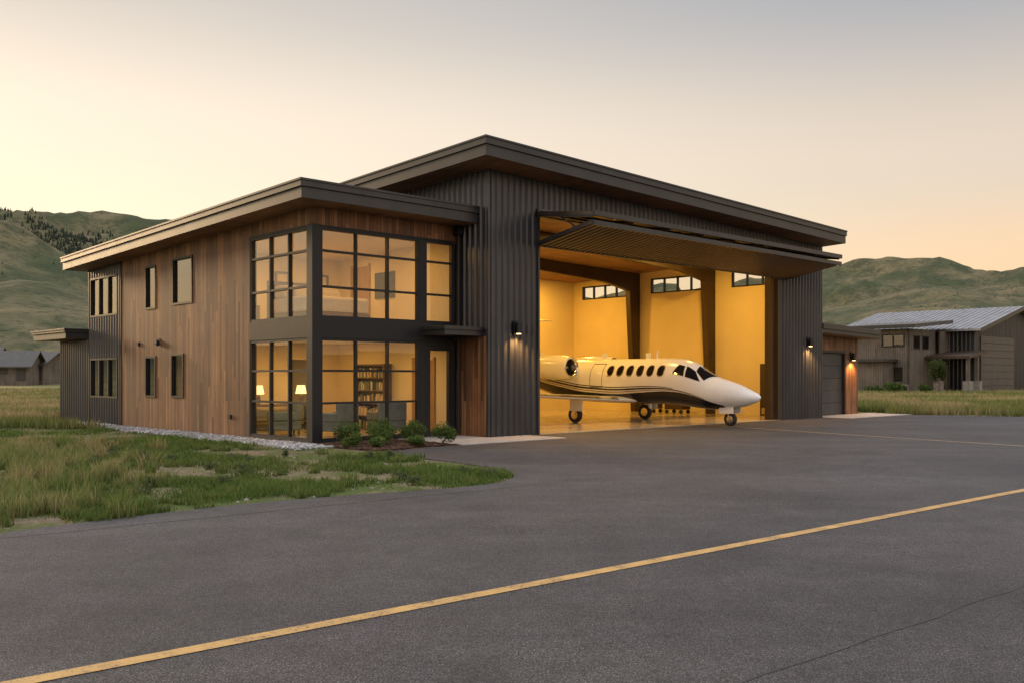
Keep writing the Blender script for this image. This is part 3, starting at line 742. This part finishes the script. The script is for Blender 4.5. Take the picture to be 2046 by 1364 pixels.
for w in((-7,-5.6,4.2,5.5),(-5,-3.6,4.2,5.5)): win('x',3,1,*w,g=gg,fw=.1,proud=.04)
FR.obj('window_frames',[M_frame],NH);gg.obj('window_panes',[M_glassd],NH)
b=B();zt=lambda x,y:6.1+.08*(x+8.8);b.box(-8.9,-.2,2.0,9,zt,lambda x,y:zt(x,y)+.35,0)
b.box(-4.6,0,-1.2,2.9,lambda x,y:3.3+.25*(x+4.6)*.5,lambda x,y:3.55+.25*(x+4.6)*.5,1)
b.box(-11,-8.05,4,8,3.0,3.25,0)
b.obj('shed_roofs',[M_fascia,M_steel],NH)
b=B();b.box(-10.5,-8.05,4.4,8,0,3.0,0)
for (x,y) in((-4.2,-.9),(-2.0,-.9),(-4.2,1.8)):
    b.box(x-.35,x+.35,y-.35,y+.35,0,1.2,1);b.box(x-.13,x+.13,y-.13,y+.13,1.2,3.4,0)
b.box(-8.08,-7.99,3.0,8,0,.9,1);b.box(-2,-.01,2.5,2.7,0,6,0)
b.obj('porch_columns',[M_greywood,simple('stone',(.24,.21,.18),.4,6,.9,0,.6,12)],NH)
def cottage(x,y,z,w,d,h,r,rz):
    e=empty('distant_house',(x,y,z),rz)
    b=B();g=lambda X,Y:h+(r)*(1-abs(Y)/(d/2))
    b.box(-w/2,w/2,-d/2,0,-1,g,0);b.box(-w/2,w/2,0,d/2,-1,g,0);b.box(w*.15,w*.42,-d/2-.05,-d/2,0,2.2,2);b.box(-w*.35,-w*.1,-d/2-.05,-d/2,.9,2.0,2);b.obj('wall',[M_greywood,M_metal,M_dark],e)
    b=B();g2=lambda X,Y:h+.05+(r)*(1-abs(Y)/(d/2));b.box(-w/2-.6,w/2+.6,-d/2-.6,0,g2,lambda X,Y:g2(X,Y)+.2);b.box(-w/2-.6,w/2+.6,0,d/2+.6,g2,lambda X,Y:g2(X,Y)+.2);b.obj('roof',[M_roof],e)
for (px,Y,w,d,h,r,rz) in((38,135,4.6,6,2.1,1.9,.15),(92,140,3.6,6,2.3,1.7,-.2),(-60,150,9,7,3,2,.2)):
    X=(px-1023)/1892*Y;cottage(X,Y,1.0,w,d,h,r,rz)
# ------------------------------------------------------------ vegetation
def colmesh(name,V,F,C,mat):
    me=bpy.data.meshes.new(name);nv=len(V);nf=len(F)
    me.vertices.add(nv);me.vertices.foreach_set('co',V.astype(np.float32).ravel())
    k=F.shape[1];me.loops.add(nf*k);me.loops.foreach_set('vertex_index',F.astype(np.int32).ravel())
    me.polygons.add(nf);me.polygons.foreach_set('loop_start',np.arange(0,nf*k,k,dtype=np.int32));me.polygons.foreach_set('loop_total',np.full(nf,k,dtype=np.int32))
    me.update(calc_edges=True)
    a=me.color_attributes.new('Col','FLOAT_COLOR','POINT');a.data.foreach_set('color',np.c_[C,np.ones(nv)].astype(np.float32).ravel())
    me.materials.append(mat);o=bpy.data.objects.new(name,me);S.collection.objects.link(o);return o
def leafmat(name,tr=.3):
    m=N(name);a=m.n('ShaderNodeVertexColor',layer_name='Col')
    m.l(a.outputs[0],m.p.inputs['Base Color']);m.p.inputs['Roughness'].default_value=.75;m.p.inputs['Specular IOR Level'].default_value=.2
    t=m.n('ShaderNodeBsdfTranslucent');m.l(a.outputs[0],t.inputs[0]);x=m.n('ShaderNodeMixShader');x.inputs[0].default_value=tr
    m.l(m.p.outputs[0],x.inputs[1]);m.l(t.outputs[0],x.inputs[2]);m.l(x.outputs[0],m.out.inputs[0]);return m.mat
M_leaf=leafmat('foliage')
def inpoly(px,py,P):
    P=np.array(P);r=np.zeros(len(px),bool);j=len(P)-1
    for i in range(len(P)):
        xi,yi=P[i];xj,yj=P[j]
        c=((yi>py)!=(yj>py))&(px<(xj-xi)*(py-yi)/(yj-yi+1e-12)+xi);r^=c;j=i
    return r
def okpos(x,y):
    u,v=toUV(x,y)
    bad=inpoly(x,y,poly)|((u>-1.15)&(u<30)&(v>-1.3)&(v<19))|((u>-.6)&(u<5)&(v>-3.1)&(v<0))
    return ~bad
def blades(x,y,hgt,wid,col,lean=.35,z0=None):
    n=len(x);a=np.random.rand(n)*6.283;la=np.random.rand(n)*6.283;l=np.random.rand(n)*lean*hgt
    z0=np.full(n,-.01) if z0 is None else z0
    dx,dy=np.cos(a)*wid/2,np.sin(a)*wid/2
    lx,ly=np.cos(la)*l,np.sin(la)*l
    p0=np.c_[x-dx,y-dy,z0];p1=np.c_[x+dx,y+dy,z0]
    m0=np.c_[x-dx*.7+lx*.35,y-dy*.7+ly*.35,z0+hgt*.55];m1=np.c_[x+dx*.7+lx*.35,y+dy*.7+ly*.35,z0+hgt*.55];tp=np.c_[x+lx,y+ly,z0+hgt]
    V=np.stack([p0,p1,m1,m0,tp],1).reshape(-1,3);i=np.arange(n)*5
    F=np.concatenate([np.c_[i,i+1,i+2],np.c_[i,i+2,i+3],np.c_[i+3,i+2,i+4]])
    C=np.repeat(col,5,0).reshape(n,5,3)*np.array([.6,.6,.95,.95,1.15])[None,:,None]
    return V,F,C.reshape(-1,3)
allV=[];allF=[];allC=[];off=0
def push(V,F,C):
    global off
    allV.append(V);allF.append(F+off);allC.append(C);off+=len(V)
GREEN=np.array([.105,.165,.034]);DRY=np.array([.33,.26,.13]);OL=np.array([.16,.185,.055])
def lawn(Nn,y0,y1,xl,xr):
    y=np.exp(np.random.uniform(math.log(y0),math.log(y1),Nn));x=np.random.uniform(xl,xr,Nn)*y
    k=okpos(x,y);return x[k],y[k]
gx=np.linspace(-60,60,300);gy=np.linspace(4,110,300)
NG=np.array([[noise.fractal(Vector((a*.5,b_*.5,1.7)),1,2,5) for a in gx] for b_ in gy])
NG2=np.array([[noise.fractal(Vector((a*.16,b_*.16,9.7)),1,2,4) for a in gx] for b_ in gy])
def lk(G,x,y):
    i=np.clip(((x+60)/120*299),0,298.99);j=np.clip(((y-4)/106*299),0,298.99);i0=i.astype(int);j0=j.astype(int);fi=i-i0;fj=j-j0
    return G[j0,i0]*(1-fi)*(1-fj)+G[j0,i0+1]*fi*(1-fj)+G[j0+1,i0]*(1-fi)*fj+G[j0+1,i0+1]*fi*fj
x,y=lawn(240000,9,45,-.66,.02)
nz=lk(NG,x,y);keep=(np.random.rand(len(x))<np.clip(.46-nz*3.2,.02,1));x=x[keep];y=y[keep];nz=nz[keep];n2=lk(NG2,x,y)
n=len(x);hg=np.random.uniform(.02,.075,n)*(1+np.clip(-nz*1.5,0,.9))*(.8+y/45);wd=.006+.0006*y
t=np.clip(.25+n2*1.5+np.random.normal(0,.22,n)+nz*1.2,0,1)[:,None]
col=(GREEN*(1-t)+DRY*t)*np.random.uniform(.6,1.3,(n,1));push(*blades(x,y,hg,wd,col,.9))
def tufts(P,per,h0,h1,rad,cA,cB,wid=.008,bias=None):
    for (cx,cy) in P:
        k=per;r=rad*np.sqrt(np.random.rand(k));a=np.random.rand(k)*6.283
        s=random.uniform(.6,1.25);x=cx+r*np.cos(a)*s;y=cy+r*np.sin(a)*s
        h=np.random.uniform(h0,h1,k)*s;t=np.clip(np.random.normal(random.random()*.8,.2,k),0,1)[:,None]
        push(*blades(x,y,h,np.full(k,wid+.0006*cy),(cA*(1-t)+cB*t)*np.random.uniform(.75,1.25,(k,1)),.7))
T=[]
while len(T)<300:
    y_=random.uniform(11,24);x_=random.uniform(-.62,-.36)*y_
    if random.random()<max(.0,(-x_/y_-.36)/.16) and okpos(np.array([x_]),np.array([y_]))[0]: T.append((x_,y_))
tufts(T,75,.12,.34,.16,GREEN*1.1,DRY)
T=[]
while len(T)<620:
    y_=random.uniform(10.5,24);x_=random.uniform(-.6,.0)*y_
    if okpos(np.array([x_]),np.array([y_]))[0] and random.random()<.5-lk(NG,np.array([x_]),np.array([y_]))[0]*2: T.append((x_,y_))
tufts(T,45,.05,.16,.13,GREEN*.75,OL)
for (xa,xb,ya,yb,Nn,h0,h1) in((-.62,-.40,30,110,60000,.12,.4),(.30,.70,38,100,80000,.15,.5)):
    y=np.exp(np.random.uniform(math.log(ya),math.log(yb),Nn));x=np.random.uniform(xa,xb,Nn)*y
    k=okpos(x,y);x=x[k];y=y[k];n2=lk(NG2,x,np.minimum(y,109));nz=lk(NG,x,np.minimum(y,109));k=np.random.rand(len(x))<np.clip(.75-nz*1.2,.15,1);x=x[k];y=y[k];n2=n2[k];n=len(x)
    t=np.clip(.55+n2*1.8+np.random.normal(0,.2,n),0,1)[:,None]
    z0=np.array([height(a,b_) for a,b_ in zip(x,y)])
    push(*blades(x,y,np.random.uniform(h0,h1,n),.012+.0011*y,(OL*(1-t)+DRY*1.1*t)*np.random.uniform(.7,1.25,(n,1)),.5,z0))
colmesh('grass',np.concatenate(allV),np.concatenate(allF),np.concatenate(allC),M_leaf)
def leafcloud(cx,cy,cz,rx,ry,rz,n,size,cA,cB,lobes=7):
    L=[(np.array([random.uniform(-.55,.55)*rx,random.uniform(-.55,.55)*ry,random.uniform(-.2,.5)*rz]),random.uniform(.4,.7)) for _ in range(lobes)]
    idx=np.random.randint(0,lobes,n);d=np.random.normal(size=(n,3));d/=np.linalg.norm(d,axis=1)[:,None];r=np.random.rand(n)**.4
    c=np.array([l[0] for l in L])[idx];s=np.array([l[1] for l in L])[idx]
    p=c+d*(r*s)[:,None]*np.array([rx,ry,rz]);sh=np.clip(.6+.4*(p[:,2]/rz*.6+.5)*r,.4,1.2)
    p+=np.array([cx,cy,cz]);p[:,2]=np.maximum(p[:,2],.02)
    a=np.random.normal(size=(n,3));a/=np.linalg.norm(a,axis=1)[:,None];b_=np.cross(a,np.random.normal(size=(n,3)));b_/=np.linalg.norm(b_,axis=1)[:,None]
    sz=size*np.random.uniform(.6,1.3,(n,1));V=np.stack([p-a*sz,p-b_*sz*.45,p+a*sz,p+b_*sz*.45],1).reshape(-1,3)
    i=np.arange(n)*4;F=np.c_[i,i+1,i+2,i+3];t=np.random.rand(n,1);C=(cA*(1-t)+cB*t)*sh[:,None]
    return V,F,np.repeat(C,4,0)
def shrub(name,x,y,r,h,n,size,cA,cB):
    V,F,C=leafcloud(0,0,h*.5,r,r,h*.55,n,size,cA,cB)
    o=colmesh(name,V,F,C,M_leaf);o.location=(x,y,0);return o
SG1=np.array([.055,.10,.02]);SG2=np.array([.16,.23,.055])
for (u,v,r,h) in((.45,-.9,.36,.62),(1.0,-1.5,.42,.52),(1.5,-.7,.34,.62),(2.05,-1.35,.38,.66),(2.25,-2.3,.36,.58),(1.35,-2.4,.24,.3),(.45,-2.1,.22,.26),(2.6,-.5,.24,.5),(.05,-1.6,.25,.35)):
    X,Y,_=W(u,v);shrub('shrub',X,Y,r,h,1700,.027,SG1*random.uniform(.8,1.2),SG2*random.uniform(.8,1.15))
for k in range(22):
    for _ in range(50):
        y_=random.uniform(12.5,20);x_=random.uniform(-.45,-.02)*y_
        if okpos(np.array([x_]),np.array([y_]))[0]: break
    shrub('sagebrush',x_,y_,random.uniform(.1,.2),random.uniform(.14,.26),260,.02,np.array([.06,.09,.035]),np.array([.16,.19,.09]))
for (px,Y,r,h) in((1780,86,.9,1.2),(1800,86.5,.7,.9),(1850,85,.6,1.0),(1745,88,.9,.8)):
    shrub('bush',(px-1023)/1892*Y,Y,r,h,700,.12,SG1,SG2*.8)
def tree(px,Y,h):
    X=(px-1023)/1892*Y;e=empty('small_tree',(X,Y,0))
    b=B();b.revolve([(0,.13),(h*.4,.09),(h*.9,.03)],(0,0,0),'z',8)
    for k in range(9):
        a=random.random()*6.28;z=h*random.uniform(.25,.75);b.beam((0,0,z),(math.cos(a)*h*.2,math.sin(a)*h*.2,z+h*.12),.04,.04)
    b.obj('trunk',[M_brown],e)
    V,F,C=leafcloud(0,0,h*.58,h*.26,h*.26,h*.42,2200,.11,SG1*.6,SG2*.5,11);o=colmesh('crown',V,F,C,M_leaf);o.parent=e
tree(1876,84,3.0)
def conifers(P):
    Vs=[];Fs=[];Cs=[];o=0
    for (x,y,h) in P:
        z=height(x,y)-1;w=h*.30;base=np.array([.038,.047,.027])*random.uniform(.7,1.4)
        for L in range(4):
            zb=h*(.08+.22*L);zt=zb+h*.34;r=w*(1-.21*L);n=7;a0=random.random()*6
            ring=[(x+math.cos(a0+6.283*k/n)*r*random.uniform(.6,1.2),y+math.sin(a0+6.283*k/n)*r*random.uniform(.6,1.2),z+zb+random.uniform(-.04,.04)*h) for k in range(n)]
            Vs+=ring+[(x,y,z+zt)];Fs+=[(o+k,o+(k+1)%n,o+n) for k in range(n)];Cs+=[base*random.uniform(.7,1)]*n+[base*1.3];o+=n+1
    colmesh('distant_pine_forest',np.array(Vs),np.array(Fs),np.array(Cs),M_leaf)
P=[]
def pol(px,r): a=math.radians(px2a(px));return r*math.sin(a),r*math.cos(a)
for k in range(1000):
    px=random.uniform(-220,80);r=random.gauss(1480,50)
    if random.random()<min(1,(90-px)/120): x,y=pol(px,r);P.append((x,y,random.uniform(2.5,6.5)))
for k in range(1300):
    t=random.random();px=-60+t*270+random.gauss(0,16);r=1280-t*80+random.gauss(0,38)+30*math.sin(t*14);x,y=pol(px,r);P.append((x,y,random.uniform(2.5,6.5)))
for k in range(320):
    px=random.uniform(-100,250);r=random.uniform(500,1100);x,y=pol(px,r);P.append((x,y,random.uniform(1.0,2.4)))
for k in range(200):
    px=random.uniform(1600,2100);r=random.uniform(700,1500);x,y=pol(px,r);P.append((x,y,random.uniform(1.5,3)))
for k in range(40):
    px=random.gauss(1708,14);x,y=pol(px,1790+random.gauss(0,10));P.append((x,y,random.uniform(4,8.5)))
conifers(P)
def stones(name,pts,s0,s1,cols,mat):
    ico=np.array([(0,0,1),(.89,0,.45),(.28,.85,.45),(-.72,.53,.45),(-.72,-.53,.45),(.28,-.85,.45),(.72,.53,-.3),(-.28,.85,-.3),(-.89,0,-.3),(-.28,-.85,-.3),(.72,-.53,-.3)])
    f=np.array([(0,1,2),(0,2,3),(0,3,4),(0,4,5),(0,5,1),(1,6,2),(2,7,3),(3,8,4),(4,9,5),(5,10,1),(2,6,7),(3,7,8),(4,8,9),(5,9,10),(1,10,6)])
    n=len(pts);a=np.random.rand(n)*6.28;s=np.random.uniform(s0,s1,(n,1))*np.random.uniform(.6,1.3,(n,3));s[:,2]*=.6
    V=np.array(pts)[:,None,:]+np.stack([ico[None,:,0]*s[:,0:1]*np.cos(a)[:,None]-ico[None,:,1]*s[:,1:2]*np.sin(a)[:,None],ico[None,:,0]*s[:,0:1]*np.sin(a)[:,None]+ico[None,:,1]*s[:,1:2]*np.cos(a)[:,None],ico[None,:,2]*s[:,2:3]+0*a[:,None]],2)
    F=(f[None]+np.arange(n)[:,None,None]*11).reshape(-1,3);c=np.array(cols)[np.random.randint(0,len(cols),n)]*np.random.uniform(.6,1.3,(n,1))
    return colmesh(name,V.reshape(-1,3),F,np.repeat(c,11,0),mat)
M_stone=leafmat('stones',0)
P=[]
for k in range(15000):
    v=random.uniform(-1.1,18.3) if random.random()<.5 else random.uniform(-1.1,8);u=-random.uniform(.03,1.05)+.08*math.sin(v*2)
    if u>-.06: u=-.06
    P.append(W(u,v,random.uniform(-.01,.035)))
stones('gravel',P,.022,.055,[(.36,.35,.35),(.22,.215,.21),(.46,.45,.44),(.28,.26,.24)],M_stone)
P=[]
for k in range(9000):
    u=random.uniform(-.1,2.45);v=-random.uniform(0.06,3.0)
    if v<-2.55-.15*math.sin(u*3)+(.35 if u<0 else 0): continue
    P.append(W(u,v,random.uniform(-.01,.04)))
stones('mulch_bed',P,.015,.045,[(.08,.042,.026),(.11,.058,.036),(.05,.032,.022)],M_stone)
P=[]
for k in range(150):
    y_=random.uniform(11.5,21);x_=random.uniform(-.5,-.02)*y_
    if okpos(np.array([x_]),np.array([y_]))[0]: P.append((x_,y_,-.01))
stones('rocks',P,.015,.06,[(.26,.235,.20),(.19,.165,.14)],M_stone)
# ------------------------------------------------------------ sky + sun
SA=math.radians(-52);SE=math.radians(4)
w=bpy.data.worlds.new('World');S.world=w;w.use_nodes=True;t=w.node_tree;t.nodes.clear()
def nn(ty,**k):
    x=t.nodes.new(ty)
    for a,b_ in k.items(): setattr(x,a,b_)
    return x
out=nn('ShaderNodeOutputWorld');bg1=nn('ShaderNodeBackground');bg2=nn('ShaderNodeBackground');ad=nn('ShaderNodeAddShader')
sky=nn('ShaderNodeTexSky',sky_type='NISHITA');sky.sun_disc=False;sky.sun_elevation=SE;sky.sun_rotation=SA;sky.air_density=1;sky.dust_density=2
bg1.inputs[1].default_value=.03;t.links.new(sky.outputs[0],bg1.inputs[0])
tc=nn('ShaderNodeTexCoord');nm=nn('ShaderNodeVectorMath',operation='NORMALIZE');t.links.new(tc.outputs['Generated'],nm.inputs[0])
sp=nn('ShaderNodeSeparateXYZ');t.links.new(nm.outputs[0],sp.inputs[0])
def ramp(st):
    x=nn('ShaderNodeValToRGB');e=x.color_ramp.elements;x.color_ramp.interpolation='EASE'
    while len(e)<len(st):e.new(.5)
    for i,(p,c) in enumerate(st): e[i].position=p;e[i].color=(*c,1)
    t.links.new(sp.outputs[2],x.inputs[0]);return x
rA=ramp([(0,(1,.76,.42)),(.14,(1.0,.90,.66)),(.24,(1.0,.85,.68)),(.38,(.67,.60,.535)),(1,(.50,.50,.54))])
rB=ramp([(0,(1.0,.58,.29)),(.10,(1.0,.69,.43)),(.20,(.80,.66,.53)),(.38,(.395,.41,.45)),(1,(.50,.50,.54))])
dt=nn('ShaderNodeVectorMath',operation='DOT_PRODUCT');t.links.new(nm.outputs[0],dt.inputs[0]);dt.inputs[1].default_value=(math.sin(SA),math.cos(SA),0)
mr=nn('ShaderNodeMapRange',interpolation_type='SMOOTHSTEP');t.links.new(dt.outputs['Value'],mr.inputs[0]);mr.inputs[1].default_value=.1;mr.inputs[2].default_value=.95
mx=nn('ShaderNodeMix',data_type='RGBA');t.links.new(mr.outputs[0],mx.inputs[0]);t.links.new(rB.outputs[0],mx.inputs[6]);t.links.new(rA.outputs[0],mx.inputs[7])
def mrange(src,a,b_,lo,hi):
    x=nn('ShaderNodeMapRange',interpolation_type='SMOOTHSTEP');t.links.new(src,x.inputs[0])
    for i,v in zip((1,2,3,4),(a,b_,lo,hi)): x.inputs[i].default_value=v
    return x.outputs[0]
up=mrange(sp.outputs[2],.40,.75,1,2.6);bk=mrange(sp.outputs[1],.35,-.5,1,1.6)  # added fill: out-of-view sky overhead and behind camera brightened to light the scene
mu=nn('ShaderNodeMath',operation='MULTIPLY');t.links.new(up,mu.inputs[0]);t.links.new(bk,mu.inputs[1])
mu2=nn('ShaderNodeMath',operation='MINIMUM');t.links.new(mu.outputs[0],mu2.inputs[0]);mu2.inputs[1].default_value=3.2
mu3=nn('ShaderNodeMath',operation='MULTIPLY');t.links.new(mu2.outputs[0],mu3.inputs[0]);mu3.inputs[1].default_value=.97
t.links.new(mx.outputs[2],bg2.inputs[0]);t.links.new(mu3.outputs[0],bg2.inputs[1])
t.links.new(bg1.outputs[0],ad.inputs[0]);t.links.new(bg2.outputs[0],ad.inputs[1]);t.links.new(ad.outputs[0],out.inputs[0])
sl=bpy.data.lights.new('sun','SUN');sl.energy=1.4;sl.angle=math.radians(9);sl.color=(1,.68,.38)
so=bpy.data.objects.new('sun',sl);S.collection.objects.link(so)
d=-Vector((math.sin(SA)*math.cos(SE),math.cos(SA)*math.cos(SE),math.sin(SE)+.1));so.rotation_euler=d.to_track_quat('-Z','Y').to_euler()
# camera
c=bpy.data.cameras.new('camera');c.lens=33.29;c.sensor_width=36;c.shift_y=.0332;c.clip_end=20000
co=bpy.data.objects.new('camera',c);S.collection.objects.link(co);co.location=(0,0,1.7);co.rotation_euler=(math.pi/2,0,0);S.camera=co
